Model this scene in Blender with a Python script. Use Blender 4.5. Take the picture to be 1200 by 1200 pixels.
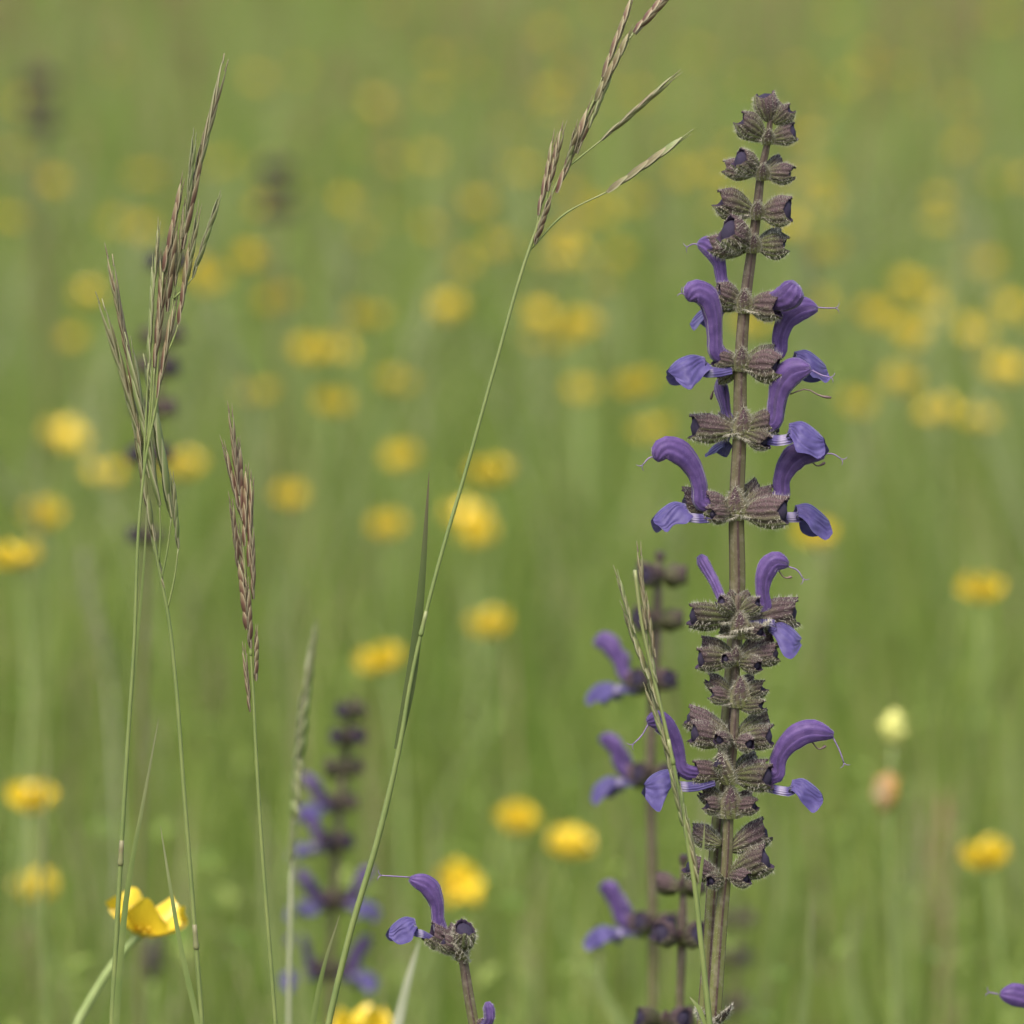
import bpy, math, random
import numpy as np
from mathutils import Vector, Matrix, Quaternion
R = math.radians
random.seed(7); rng = np.random.default_rng(7)
for o in list(bpy.data.objects): bpy.data.objects.remove(o)
scene = bpy.context.scene
COL = scene.collection

# ------------------------------------------------------------------ camera
CAM_H, PITCH, DIST, HALF = 0.64, R(7.0), 1.60, R(5.0)
cam_d = bpy.data.cameras.new('camera'); cam = bpy.data.objects.new('camera', cam_d); COL.objects.link(cam)
cam.location = (0, 0, CAM_H); cam.rotation_euler = (math.pi/2 - PITCH, 0, 0)
cam_d.sensor_width = 36; cam_d.angle = 2*HALF
cam_d.clip_start = 0.02; cam_d.clip_end = 2000
cam_d.dof.use_dof = True; cam_d.dof.focus_distance = DIST
cam_d.dof.aperture_fstop = cam_d.lens/16.5
scene.camera = cam
scene.render.resolution_x = scene.render.resolution_y = 1024
# ------------------------------------------------------------------ sky, sun, exposure
SUN_EL, SUN_AZ = R(58), R(200)          # soft light from behind the camera, a little from the left
w = bpy.data.worlds.new('World'); scene.world = w; w.use_nodes = True
nt = w.node_tree; bg = nt.nodes['Background']
sky = nt.nodes.new('ShaderNodeTexSky'); sky.sky_type = 'NISHITA'; sky.sun_disc = False
sky.sun_elevation = SUN_EL; sky.sun_rotation = SUN_AZ; sky.dust_density = 4.0; sky.ozone_density = 0.6; sky.air_density = 1.0
nt.links.new(sky.outputs[0], bg.inputs[0]); bg.inputs[1].default_value = 0.11
sd = bpy.data.lights.new('sun', 'SUN'); sun = bpy.data.objects.new('sun', sd); COL.objects.link(sun)
sd.energy = 1.3; sd.angle = R(25); sd.color = (1.0, 0.95, 0.86)
sdir = Vector((math.sin(SUN_AZ)*math.cos(SUN_EL), math.cos(SUN_AZ)*math.cos(SUN_EL), math.sin(SUN_EL)))
sun.rotation_euler = (-sdir).to_track_quat('-Z', 'Y').to_euler(); sun.location = (0, 0, 5)
scene.view_settings.view_transform = 'Standard'; scene.view_settings.look = 'None'
scene.view_settings.exposure = 1.58; scene.view_settings.gamma = 1.0
scene.view_settings.use_curve_mapping = False

# ------------------------------------------------------------------ photo pixel -> point on the upright plane y = Y
T = math.tan(HALF); cp, sp = math.cos(PITCH), math.sin(PITCH)
FWD = Vector((0, cp, -sp)); UP = Vector((0, sp, cp)); CAMP = Vector((0, 0, CAM_H))
Y0 = DIST*cp
def V(px, py, Y=Y0):
    d = FWD + Vector((1, 0, 0))*((px-600)/600*T) + UP*((600-py)/600*T)
    return CAMP + d*(Y/d.y)
PX = DIST*T/600                                        # metres per photo pixel in the plane of focus

# ------------------------------------------------------------------ mesh helpers
class MB:
    def __init__(s): s.v = []; s.f = []; s.a = []
    def vert(s, p, a=(0, 0, 0)):
        s.v.append(tuple(p)); s.a.append(tuple(a)); return len(s.v)-1
    def grid(s, rows, attrs, closed=False, flip=False):
        n = len(rows[0]); base = len(s.v)
        for r, ar in zip(rows, attrs):
            for p, a in zip(r, ar): s.vert(p, a)
        for i in range(len(rows)-1):
            for j in range(n if closed else n-1):
                k = (j+1) % n
                q = (base+i*n+j, base+i*n+k, base+(i+1)*n+k, base+(i+1)*n+j)
                s.f.append(q[::-1] if flip else q)
        return base
    def mesh(s, name, smooth=True):
        me = bpy.data.meshes.new(name); me.from_pydata(s.v, [], s.f)
        at = me.attributes.new('uvw', 'FLOAT_VECTOR', 'POINT')
        at.data.foreach_set('vector', np.array(s.a, dtype=np.float32).ravel())
        if smooth: me.polygons.foreach_set('use_smooth', [True]*len(me.polygons))
        me.update(); return me
    def build(s, name, mat, parent=None, origin=None, smooth=True):
        """origin: world position of the parent thing; vertices are given in world space"""
        if origin is not None:
            ox, oy, oz = origin
            s.v = [(x-ox, y-oy, z-oz) for x, y, z in s.v]
        return link(name, s.mesh(name, smooth), mat, parent)
def link(name, me, mat, parent=None):
    if mat and not me.materials: me.materials.append(mat)
    o = bpy.data.objects.new(name, me); COL.objects.link(o)
    if parent: o.parent = parent
    return o
def thing(name, loc, label, cat, group=None):
    o = bpy.data.objects.new(name, None); COL.objects.link(o); o.location = loc
    o.empty_display_size = 0.02
    o['label'] = label; o['category'] = cat
    if group: o['group'] = group
    return o
def spline(pts, n):
    """smooth curve through pts (Vectors), n samples; chord-length tangents, so a long run does not overshoot"""
    P = [Vector(p) for p in pts]; m = len(P)-1
    if m == 1: return [P[0].lerp(P[1], i/(n-1)) for i in range(n)]
    h = [max((P[i+1]-P[i]).length, 1e-9) for i in range(m)]; sl = [(P[i+1]-P[i])/h[i] for i in range(m)]
    tg = [sl[0]]+[(sl[i-1]*h[i]+sl[i]*h[i-1])/(h[i]+h[i-1]) for i in range(1, m)]+[sl[-1]]
    out = []
    for i in range(n):
        t = i/(n-1)*m; k = min(int(t), m-1); u = t-k; a, b = P[k], P[k+1]
        out.append(a*(2*u**3-3*u*u+1)+tg[k]*h[k]*(u**3-2*u*u+u)+b*(3*u*u-2*u**3)+tg[k+1]*h[k]*(u**3-u*u))
    return out
def lerpl(tab, t):
    """piecewise-linear table lookup"""
    if t <= tab[0][0]: return tab[0][1]
    for (a, x), (b, y) in zip(tab, tab[1:]):
        if t <= b: return x+(y-x)*(t-a)/(b-a)
    return tab[-1][1]
def tube(mb, pts, rad, seg=8, ref=None, shape=None, w=0.0, cap=True):
    """swept tube; rad = list of (in-ref radius, other radius) or floats"""
    n = len(pts); rows = []; ats = []
    nrm = None
    for i, p in enumerate(pts):
        t = (pts[min(i+1, n-1)]-pts[max(i-1, 0)]).normalized()
        if ref is not None: b = ref
        else:
            b = nrm if nrm is not None else (Vector((0, -1, 0)) if abs(t.y) < .9 else Vector((1, 0, 0)))
        e1 = (b-t*b.dot(t)).normalized(); e2 = t.cross(e1).normalized(); nrm = e1
        r = rad[i] if i < len(rad) else rad[-1]
        r1, r2 = r if isinstance(r, tuple) else (r, r)
        row = []; ar = []
        for j in range(seg):
            th = 2*math.pi*j/seg
            k = shape(th, i/(n-1)) if shape else 1.0
            row.append(p+e1*(math.cos(th)*r1*k)+e2*(math.sin(th)*r2*k)); ar.append((j/seg, i/(n-1), w))
        rows.append(row); ats.append(ar)
    base = mb.grid(rows, ats, closed=True)
    if cap:
        for i, rv in ((0, True), (n-1, False)):
            f = [base+i*seg+j for j in range(seg)]
            mb.f.append(tuple(f[::-1] if rv else f))
def blade(mb, pts, width, across, fold=0.25, seg=8, w=0.0):
    """grass leaf: folded ribbon tapering to a tip"""
    P = spline(pts, seg); rows = []; ats = []
    for i, p in enumerate(P):
        u = i/(seg-1); wd = width*(min(1, .55+u*1.5))*(1-u**2.2)*.5+0.00005
        t = (P[min(i+1, seg-1)]-P[max(i-1, 0)]).normalized()
        a = (across-t*across.dot(t)).normalized(); nn = t.cross(a)
        rows.append([p-a*wd+nn*wd*fold, p, p+a*wd+nn*wd*fold]); ats.append([(0, u, w), (.5, u, w), (1, u, w)])
    mb.grid(rows, ats)

# ------------------------------------------------------------------ materials
def newmat(name, rough=0.6, spec=0.3):
    m = bpy.data.materials.new(name); m.use_nodes = True; t = m.node_tree
    b = t.nodes['Principled BSDF']; b.inputs['Roughness'].default_value = rough
    b.inputs['Specular IOR Level'].default_value = spec
    return m, t, b
def N(t, kind, **kw):
    n = t.nodes.new(kind)
    for k, v in kw.items():
        if k.startswith('i_'): n.inputs[k[2:].replace('_', ' ')].default_value = v
        else: setattr(n, k, v)
    return n
def mixc(t, fac, a, b, blend='MIX'):
    n = t.nodes.new('ShaderNodeMix'); n.data_type = 'RGBA'; n.blend_type = blend
    for s, val in ((0, fac), (6, a), (7, b)):
        if hasattr(val, 'is_linked') or hasattr(val, 'links'): t.links.new(val, n.inputs[s])
        elif s == 0: n.inputs[0].default_value = val
        else: n.inputs[s].default_value = (*val, 1)
    return n.outputs[2]
def ramp(t, src, stops):
    n = t.nodes.new('ShaderNodeValToRGB'); t.links.new(src, n.inputs[0]); e = n.color_ramp.elements
    while len(e) < len(stops): e.new(0.5)
    for el, (p, c) in zip(e, stops): el.position = p; el.color = (*c, 1) if len(c) == 3 else c
    return n.outputs[0]
def math_(t, op, a, b=0.0):
    n = t.nodes.new('ShaderNodeMath'); n.operation = op
    for i, v in enumerate((a, b)):
        if hasattr(v, 'links'): t.links.new(v, n.inputs[i])
        else: n.inputs[i].default_value = v
    return n.outputs[0]
def attr(t):
    a = N(t, 'ShaderNodeAttribute', attribute_name='uvw'); s = t.nodes.new('ShaderNodeSeparateXYZ')
    t.links.new(a.outputs['Vector'], s.inputs[0]); return s.outputs[0], s.outputs[1], s.outputs[2]
def noise(t, scale, detail=3, vec=None):
    n = N(t, 'ShaderNodeTexNoise'); n.inputs['Scale'].default_value = scale; n.inputs['Detail'].default_value = detail
    if vec is None:
        g = t.nodes.new('ShaderNodeTexCoord'); vec = g.outputs['Object']
    t.links.new(vec, n.inputs['Vector']); return n.outputs[0]
def bump(t, b, h, strength=0.3, dist=0.0003):
    n = N(t, 'ShaderNodeBump'); n.inputs['Strength'].default_value = strength; n.inputs['Distance'].default_value = dist
    t.links.new(h, n.inputs['Height']); t.links.new(n.outputs[0], b.inputs['Normal'])
def translucent(m, t, b, color, amount):
    tr = t.nodes.new('ShaderNodeBsdfTranslucent'); mx = t.nodes.new('ShaderNodeMixShader')
    t.links.new(color, tr.inputs[0]); mx.inputs[0].default_value = amount
    t.links.new(b.outputs[0], mx.inputs[1]); t.links.new(tr.outputs[0], mx.inputs[2])
    t.links.new(mx.outputs[0], t.nodes['Material Output'].inputs[0])

K = (0, 0, 0); W = (1, 1, 1)
def mat_calyx():
    m, t, b = newmat('sage_calyx', .75, .2); u, v, wv = attr(t)
    oi = t.nodes.new('ShaderNodeObjectInfo'); rnd = oi.outputs['Random']; nz = noise(t, 7, 4); nf = noise(t, 40, 3)
    ud = math_(t, 'ADD', u, math_(t, 'MULTIPLY', math_(t, 'SUBTRACT', nz, .5), .035))
    rib = math_(t, 'COSINE', math_(t, 'MULTIPLY', ud, 2*math.pi*12)); rib = math_(t, 'ADD', math_(t, 'MULTIPLY', rib, .5), .5)
    under = math_(t, 'ABSOLUTE', math_(t, 'SUBTRACT', u, .75))          # greener undersides and bases, purple-brown backs
    und = ramp(t, math_(t, 'ADD', under, math_(t, 'MULTIPLY', math_(t, 'SUBTRACT', nz, .5), .25)), [(0.02, W), (.27, K)])
    c1 = mixc(t, ramp(t, math_(t, 'ADD', math_(t, 'ADD', v, math_(t, 'MULTIPLY', math_(t, 'SUBTRACT', rnd, .5), .7)), math_(t, 'SUBTRACT', nz, .5)), [(0.1, K), (.75, W)]), (.088, .096, .036), (.058, .036, .040))
    c1 = mixc(t, math_(t, 'MULTIPLY', und, .8), c1, (.105, .130, .038))
    c2 = mixc(t, ramp(t, rib, [(.15, (.75,)*3), (.6, K)]), c1, (.028, .017, .018))
    c3 = mixc(t, ramp(t, nf, [(.45, K), (.75, (.18,)*3)]), c2, (.18, .15, .12))
    hs = N(t, 'ShaderNodeHueSaturation'); t.links.new(c3, hs.inputs['Color']); t.links.new(math_(t, 'ADD', math_(t, 'MULTIPLY', rnd, .5), .78), hs.inputs['Value'])
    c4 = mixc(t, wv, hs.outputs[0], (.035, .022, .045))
    t.links.new(c4, b.inputs['Base Color']); bump(t, b, math_(t, 'ADD', rib, nf), .5, .0004); return m
def mat_simple(name, stops, rough=.6, spec=.3, nscale=200, bmp=.2, trans=0.0, along=None, objrand=0.0):
    """noise-driven ramp; along: ((pos, colour), ...) mixed in by v, the run from base to tip"""
    m, t, b = newmat(name, rough, spec); u, v, wv = attr(t)
    nz = noise(t, nscale, 4); c = ramp(t, nz, stops)
    if along:
        c = mixc(t, ramp(t, v, along[0]), c, along[1])
    if objrand:
        oi = t.nodes.new('ShaderNodeObjectInfo')
        h = N(t, 'ShaderNodeHueSaturation'); t.links.new(c, h.inputs['Color'])
        t.links.new(math_(t, 'ADD', math_(t, 'MULTIPLY', oi.outputs['Random'], objrand*2), 1-objrand), h.inputs['Value']); c = h.outputs[0]
    t.links.new(c, b.inputs['Base Color']); bump(t, b, nz, bmp)
    if trans: translucent(m, t, b, c, trans)
    return m
def mat_stem():
    m, t, b = newmat('sage_stem', .65, .25); u, v, wv = attr(t)
    rib = math_(t, 'ADD', math_(t, 'MULTIPLY', math_(t, 'COSINE', math_(t, 'MULTIPLY', u, 8*math.pi)), .5), .5)
    nz = noise(t, 420)
    low = ramp(t, v, [(.0, W), (.20, W), (.34, (.6,)*3), (.7, (.15,)*3)])
    face = mixc(t, low, (.088, .062, .052), (.135, .145, .045))
    ridge = mixc(t, low, (.050, .030, .030), (.070, .040, .034))
    c = mixc(t, ramp(t, rib, [(.35, K), (.8, W)]), face, ridge)
    c = mixc(t, ramp(t, nz, [(.5, K), (.8, (.5,)*3)]), c, (.26, .22, .17))
    t.links.new(c, b.inputs['Base Color']); bump(t, b, nz, .4); return m
def mat_petal(name, c0, c1, white=False, dark=(.05, .028, .12)):
    m, t, b = newmat(name, .55, .25); u, v, wv = attr(t)
    nz = noise(t, 420, 8); c = ramp(t, nz, [(.36, c0), (.64, c1)])
    vein = math_(t, 'SINE', math_(t, 'MULTIPLY', u, 70.0))
    c = mixc(t, math_(t, 'MULTIPLY', ramp(t, vein, [(.45, K), (1, W)]), .32), c, dark)
    if white: c = mixc(t, ramp(t, v, [(.13, K), (.16, (.4,)*3), (.18, (.35,)*3), (.21, K)]), c, (.62, .55, .66))
    c = mixc(t, wv, c, dark)
    t.links.new(c, b.inputs['Base Color']); b.inputs['Sheen Weight'].default_value = .25; b.inputs['Sheen Roughness'].default_value = .4
    bump(t, b, math_(t, 'ADD', nz, math_(t, 'MULTIPLY', vein, .4)), .6); translucent(m, t, b, c, .22); return m
def mat_blades():
    m, t, b = newmat('meadow_blades', .55, .3); u, v, wv = attr(t)
    c = ramp(t, wv, [(0.0, (.100, .164, .023)), (.22, (.148, .217, .034)), (.45, (.196, .254, .052)), (.62, (.246, .276, .072)),
                     (.78, (.22, .28, .12)), (.88, (.34, .33, .17)), (1.0, (.27, .18, .12))])
    t.links.new(c, b.inputs['Base Color']); translucent(m, t, b, c, .35); return m
def mat_spikelet():
    m, t, b = newmat('brome_spikelet', .55, .35); u, v, wv = attr(t)
    edge = ramp(t, math_(t, 'ABSOLUTE', math_(t, 'SUBTRACT', u, .5)), [(.30, K), (.46, W)])
    nz = noise(t, 160)
    body = ramp(t, v, [(0.0, (.075, .036, .026)), (.4, (.115, .058, .040)), (.65, (.20, .15, .08)), (1.0, (.32, .28, .17))])
    green = ramp(t, v, [(0.0, (.10, .125, .04)), (.6, (.165, .20, .07)), (1, (.30, .30, .17))])
    c = mixc(t, ramp(t, math_(t, 'ADD', wv, math_(t, 'MULTIPLY', nz, .5)), [(.45, K), (.85, W)]), body, green)
    c = mixc(t, math_(t, 'MULTIPLY', edge, .65), c, (.36, .33, .21))
    t.links.new(c, b.inputs['Base Color']); bump(t, b, nz, .2); translucent(m, t, b, c, .12); return m
def mat_ground():
    m, t, b = newmat('meadow_soil', .95, .1)
    c = ramp(t, noise(t, 3.0, 8), [(.35, (.055, .06, .022)), (.5, (.09, .12, .03)), (.7, (.13, .15, .045))])
    t.links.new(c, b.inputs['Base Color']); bump(t, b, noise(t, 40, 6), .6, .01); return m
def mat_bract():
    m, t, b = newmat('sage_bract', .75, .2); u, v, wv = attr(t); nz = noise(t, 9, 4)
    e = ramp(t, math_(t, 'ABSOLUTE', math_(t, 'SUBTRACT', u, .5)), [(.24, K), (.48, W)])
    c = mixc(t, ramp(t, math_(t, 'ADD', v, math_(t, 'SUBTRACT', nz, .5)), [(.1, K), (.55, W)]), (.15, .16, .06), (.085, .05, .06))
    vein = math_(t, 'SINE', math_(t, 'ADD', math_(t, 'MULTIPLY', u, 26.0), math_(t, 'MULTIPLY', v, 6.0)))
    c = mixc(t, math_(t, 'MULTIPLY', ramp(t, vein, [(.5, K), (1, W)]), .5), c, (.05, .03, .035))
    c = mixc(t, math_(t, 'MULTIPLY', e, .75), c, (.24, .23, .13))
    t.links.new(c, b.inputs['Base Color']); bump(t, b, math_(t, 'ADD', nz, vein), .5, .0004); return m
M = dict(
    calyx=mat_calyx(), stem=mat_stem(),
    hood=mat_petal('sage_hood', (.076, .042, .150), (.118, .068, .205)),
    lip=mat_petal('sage_lip', (.054, .041, .142), (.086, .069, .198), True, (.05, .036, .15)),
    bud=mat_simple('sage_bud', [(.3, (.020, .016, .030)), (.7, (.042, .033, .060))], .75, .15, 700, .6),
    hair=mat_simple('plant_hairs', [(.3, (.44, .41, .33)), (.7, (.56, .53, .44))], .6, .2, 100, 0, .3),
    violet_hair=mat_simple('violet_hairs', [(.3, (.26, .20, .38)), (.7, (.36, .30, .46))], .6, .2, 100, 0, .3),
    bract=mat_bract(),
    style=mat_simple('sage_style', [(.3, (.15, .10, .21)), (.7, (.22, .16, .27))], .5, .3),
    stamen=mat_simple('sage_stamen', [(.3, (.07, .045, .05)), (.7, (.16, .11, .10))], .6, .2),
    blades=mat_blades(), spikelet=mat_spikelet(),
    culm=mat_simple('grass_culm', [(.3, (.115, .155, .045)), (.7, (.165, .195, .06))], .5, .4, 120, .1, 0, ([(.55, K), (.95, (.6,)*3)], (.20, .20, .09))),
    culm_brown=mat_simple('grass_culm_brown', [(.3, (.13, .14, .055)), (.5, (.16, .16, .07)), (.7, (.15, .09, .065))], .5, .4, 60, .1),
    leaf=mat_simple('grass_leaf', [(.3, (.125, .175, .045)), (.7, (.19, .225, .07))], .5, .35, 90, .1, .25, ([(.6, K), (1, (.7,)*3)], (.25, .22, .14))),
    pale_green=mat_simple('pale_green_grass', [(.3, (.22, .26, .11)), (.7, (.30, .33, .16))], .6, .3, 90, .1, .25),
    dark_leaf=mat_simple('dark_grass_leaf', [(.3, (.055, .080, .022)), (.7, (.085, .105, .034))], .5, .35, 90, .1, .15, ([(.75, K), (1, W)], (.12, .085, .055))),
    pale=mat_simple('pale_grass', [(.3, (.36, .38, .23)), (.7, (.47, .47, .32))], .6, .3, 90, .1, .25),
    petal=mat_simple('buttercup_petal', [(.3, (.68, .48, .022)), (.7, (.76, .56, .035))], .32, .5, 90, .08, .28, ([(0, (.55,)*3), (.35, K)], (.60, .38, .015)), .06),
    heart=mat_simple('buttercup_heart', [(.35, (.55, .36, .02)), (.6, (.75, .55, .06))], .7, .2, 900, .6),
    sepal=mat_simple('buttercup_sepal', [(.3, (.52, .44, .07)), (.7, (.62, .48, .08))], .6, .3, 300, .2, .2),
    bstem=mat_simple('buttercup_stem', [(.3, (.19, .25, .08)), (.7, (.26, .31, .12))], .55, .3, 150, .1),
    plantain=mat_simple('plantain_head', [(.4, (.035, .035, .03)), (.6, (.12, .10, .08))], .9, .1, 500, .8),
    dock=mat_simple('dock_head', [(.4, (.17, .11, .06)), (.6, (.24, .155, .09))], .9, .1, 300, .6),
    fade=mat_simple('fading_petal', [(.4, (.44, .33, .19)), (.6, (.50, .23, .03))], .7, .2, 120, .3, .2),
    budyel=mat_simple('young_bud', [(.4, (.50, .50, .13)), (.6, (.62, .60, .20))], .6, .3, 300, .4),
    green=mat_simple('herb_leaf', [(.3, (.10, .17, .04)), (.7, (.16, .22, .07))], .6, .3, 120, .4, .25),
    ground=mat_ground())

# ------------------------------------------------------------------ ground and meadow grass
g = MB(); RWS = []; ATT = []
for i in range(41):
    yy = -60+i*9.0
    RWS.append([(x*9.0-180, yy, 0.0) for x in range(41)]); ATT.append([(0, 0, 0)]*41)
g.grid(RWS, ATT)
go = g.build('ground', M['ground']); go['kind'] = 'structure'

def blade_field(name, n, ymin, ymax, hmin, hmax, wmin, wmax, label, pal=(0, .85), seg=4, lean=.35, xk=.2, x0=.35, keep=None):
    """n grass blades strewn at random over a strip of meadow, joined in one mesh"""
    a = rng.random(n)
    wn, wf = x0+xk*ymin, x0+xk*ymax
    y = ymin+(ymax-ymin)*np.sqrt((a*(wf**2-wn**2)+wn**2))/1.0 if False else None
    # density even over the trapezium
    ww = np.sqrt(wn**2+a*(wf**2-wn**2)); y = (ww-x0)/xk if xk else ymin+a*(ymax-ymin)
    x = (rng.random(n)*2-1)*ww
    if keep is not None:
        k = keep(x, y); x, y = x[k], y[k]; n = len(x)
    clump = .5+.5*np.sin(x*7.3+np.sin(y*3.1)*2)*np.sin(y*2.3+np.sin(x*4.7)*1.5)
    h = hmin+(hmax-hmin)*rng.random(n)**1.3*(.65+.35*clump)
    wd = wmin+(wmax-wmin)*rng.random(n)
    az = rng.random(n)*2*math.pi; ln = h*lean*rng.random(n)**1.2
    dx, dy = np.cos(az)*ln, np.sin(az)*ln
    fa = rng.random(n)*math.pi; ax, ay = np.cos(fa)*wd*.5, np.sin(fa)*wd*.5
    hue = np.clip(pal[0]+(pal[1]-pal[0])*(.55*rng.random(n)+.45*clump*rng.random(n)+.1*rng.standard_normal(n)), 0, 1)
    straw = rng.random(n) < .085; hue[straw] = .86+.14*rng.random(straw.sum())
    us = np.linspace(0, 1, seg+1)
    vs = np.zeros((n, seg+1, 2, 3), np.float32); at = np.zeros_like(vs)
    for i, u in enumerate(us):
        wk = (1-u**2.0)*.97+.03
        cx = x+dx*u**2; cy = y+dy*u**2; cz = h*(u-.12*u**3)
        for s in (0, 1):
            sg = -1 if s == 0 else 1
            vs[:, i, s, 0] = cx+sg*ax*wk; vs[:, i, s, 1] = cy+sg*ay*wk; vs[:, i, s, 2] = cz
            at[:, i, s, 0] = s; at[:, i, s, 1] = u; at[:, i, s, 2] = hue
    nv = (seg+1)*2; base = (np.arange(n)*nv)[:, None, None]
    q = np.array([[2*i, 2*i+1, 2*i+3, 2*i+2] for i in range(seg)])[None]
    faces = (base+q).reshape(-1, 4)
    me = bpy.data.meshes.new(name)
    me.vertices.add(n*nv); me.vertices.foreach_set('co', vs.ravel())
    me.loops.add(faces.size); me.loops.foreach_set('vertex_index', faces.ravel().astype(np.int32))
    me.polygons.add(len(faces)); me.polygons.foreach_set('loop_start', np.arange(0, faces.size, 4, dtype=np.int32))
    me.attributes.new('uvw', 'FLOAT_VECTOR', 'POINT').data.foreach_set('vector', at.ravel())
    me.update(); me.validate()
    o = link(name, me, M['blades']); o['kind'] = 'stuff'; o['label'] = label; o['category'] = 'grass'
    return o
blade_field('meadow_grass', 14000, 2.05, 3.2, .06, .21, .0016, .0036, 'fine green meadow grass close behind the sage plants')
blade_field('meadow_grass', 36000, 3.2, 6.0, .10, .29, .0018, .0042, 'soft green meadow grass behind the flower spikes')
blade_field('meadow_grass', 62000, 6.0, 13.0, .12, .34, .003, .006, 'hazy green meadow grass farther back in the field', pal=(.05, .9))
blade_field('meadow_grass', 34000, 13.0, 30.0, .15, .42, .006, .014, 'distant meadow grass at the far side of the field', pal=(.05, .95), seg=3)
blade_field('meadow_grass', 9000, .25, 2.0, .06, .2, .0018, .004, 'low grass around the foot of the sage plants', x0=.5, xk=.15)

def herb_leaves(name, n, ymin, ymax, hmin, hmax, label):
    mb = MB()
    for _ in range(n):
        y = random.uniform(ymin, ymax); x = (random.random()*2-1)*(.3+.16*y); h = random.uniform(hmin, hmax)
        L = random.uniform(.006, .014); wd = L*random.uniform(.22, .42); az = random.random()*6.283; el = random.uniform(-.5, .9)
        d = Vector((math.cos(az)*math.cos(el), math.sin(az)*math.cos(el), math.sin(el))); a = d.cross(Vector((0, 0, 1))).normalized(); up = a.cross(d)
        B = Vector((x, y, h)); w_ = random.random()*.5; rows = []; ats = []
        for i in range(5):
            u = i/4; q = wd*math.sin(math.pi*(.08+.88*u)); c = B+d*L*u-up*L*.25*u*u
            rows.append([c-a*q+up*q*.3, c, c+a*q+up*q*.3]); ats.append([(0, u, w_), (.5, u, w_), (1, u, w_)])
        mb.grid(rows, ats)
        r0 = Vector((x+random.gauss(0, .01), y+random.gauss(0, .01), 0)); s0 = Vector((.0006, .0002, 0))
        k = [mb.vert(q, (0, 0, w_)) for q in (r0-s0, r0+s0, B+s0*.6, B-s0*.6)]; mb.f.append(tuple(k))
    o = mb.build(name, M['blades']); o['kind'] = 'stuff'; o['label'] = label; o['category'] = 'herbs'
herb_leaves('meadow_herbs', 3000, 2.2, 4.2, .03, .17, 'small leafy herbs mixed through the near meadow grass')
herb_leaves('meadow_herbs', 3500, 4.2, 8.0, .08, .25, 'small leafy herbs mixed through the farther meadow grass')
def seed_heads(name, n, ymin, ymax, hmin, hmax, mat, label, x0=.3, xk=.16):
    mb = MB()
    for _ in range(n):
        y = ymin+(ymax-ymin)*random.random()**.8; x = (random.random()*2-1)*(x0+xk*y); h = random.uniform(hmin, hmax)
        lx, ly = random.gauss(0, .05), random.gauss(0, .05)
        P = [Vector((x, y, 0)), Vector((x+lx*.3, y+ly*.3, h*.5)), Vector((x+lx, y+ly, h))]
        k = 1+.05*y
        tube(mb, spline(P, 5), [.0007*k]*5, 3, w=random.random(), cap=False)
        top = P[-1]; hd = random.uniform(.05, .1); d = (P[2]-P[1]).normalized(); ph = random.random()*6
        for j in range(7):
            a = j*2.4+ph; b0 = top+d*(hd*(j/7-.6)); tip = b0+d*.022+Vector((math.cos(a), math.sin(a), 0))*random.uniform(.003, .009)
            tube(mb, [b0, b0.lerp(tip, .4), tip], [.0003, .0014*k, .0002], 4, w=random.random(), cap=False)
    o = mb.build(name, M[mat]); o['kind'] = 'stuff'; o['label'] = label; o['category'] = 'grass'
seed_heads('seeding_grass', 190, 2.9, 5.5, .22, .34, 'pale_green', 'pale seeding grass heads blurred behind the sage')
seed_heads('seeding_grass', 420, 5.0, 12.0, .30, .5, 'dock', 'brownish seeding grass tops toward the back of the meadow')

# ------------------------------------------------------------------ buttercups
def petal_mesh(seed, L=.0122, Wd=.0152, cup=1.0):
    r = random.Random(seed); mb = MB(); rows = []; ats = []
    nu, nv = 8, 7
    for i in range(nu):
        u = i/(nu-1); wd = Wd*.5*lerpl([(0, .18), (.25, .55), (.55, .93), (.75, 1), (.9, .88), (1, .62)], u)
        row = []; ar = []
        for j in range(nv):
            v = j/(nv-1)*2-1
            x = v*wd; zz = L*u*(1-.07*v*v*(u > .6)) + (.0006*math.sin(v*5+seed)*u if u > .8 else 0)
            yy = cup*(-.0045*(u**1.6) + .0045*v*v*(.35+.65*u)) + .0004*math.sin(v*4+u*5+seed)
            row.append((x, -yy, zz)); ar.append((j/(nv-1), u, 0))
        rows.append(row); ats.append(ar)
    mb.grid(rows, ats)
    me = mb.mesh('petal'); me.materials.append(M['petal']); return me
PET = [petal_mesh(i) for i in range(4)]
def sepal_mesh():
    mb = MB(); rows = []; ats = []
    for i in range(5):
        u = i/4; wd = .0022*math.sin(math.pi*(.12+.85*u))
        rows.append([(-wd, .0006-.001*u, .006*u), (0, -.0012*math.sin(u*3), .006*u), (wd, .0006-.001*u, .006*u)]); ats.append([(0, u, 0), (.5, u, 0), (1, u, 0)])
    mb.grid(rows, ats); me = mb.mesh('sepal'); me.materials.append(M['sepal']); return me
SEP = sepal_mesh()
def heart_mesh():
    mb = MB(); rr = random.Random(3)
    for k in range(46):
        th = math.acos(1-(k+.5)/46*1.0); ph = k*2.39996
        d = Vector((math.sin(th)*math.cos(ph), math.sin(th)*math.sin(ph), math.cos(th)))
        L = .0032 if k < 18 else .0052
        p = [d*.0008, d*L*.75, d*L]
        tube(mb, p, [.0003, .0003, .0005], 4)
    tube(mb, [Vector((0, 0, z)) for z in (-.0015, 0, .0016, .0026)], [.001, .0022, .002, .0006], 8)
    me = mb.mesh('heart'); me.materials.append(M['heart']); return me
HEART = heart_mesh()
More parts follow.
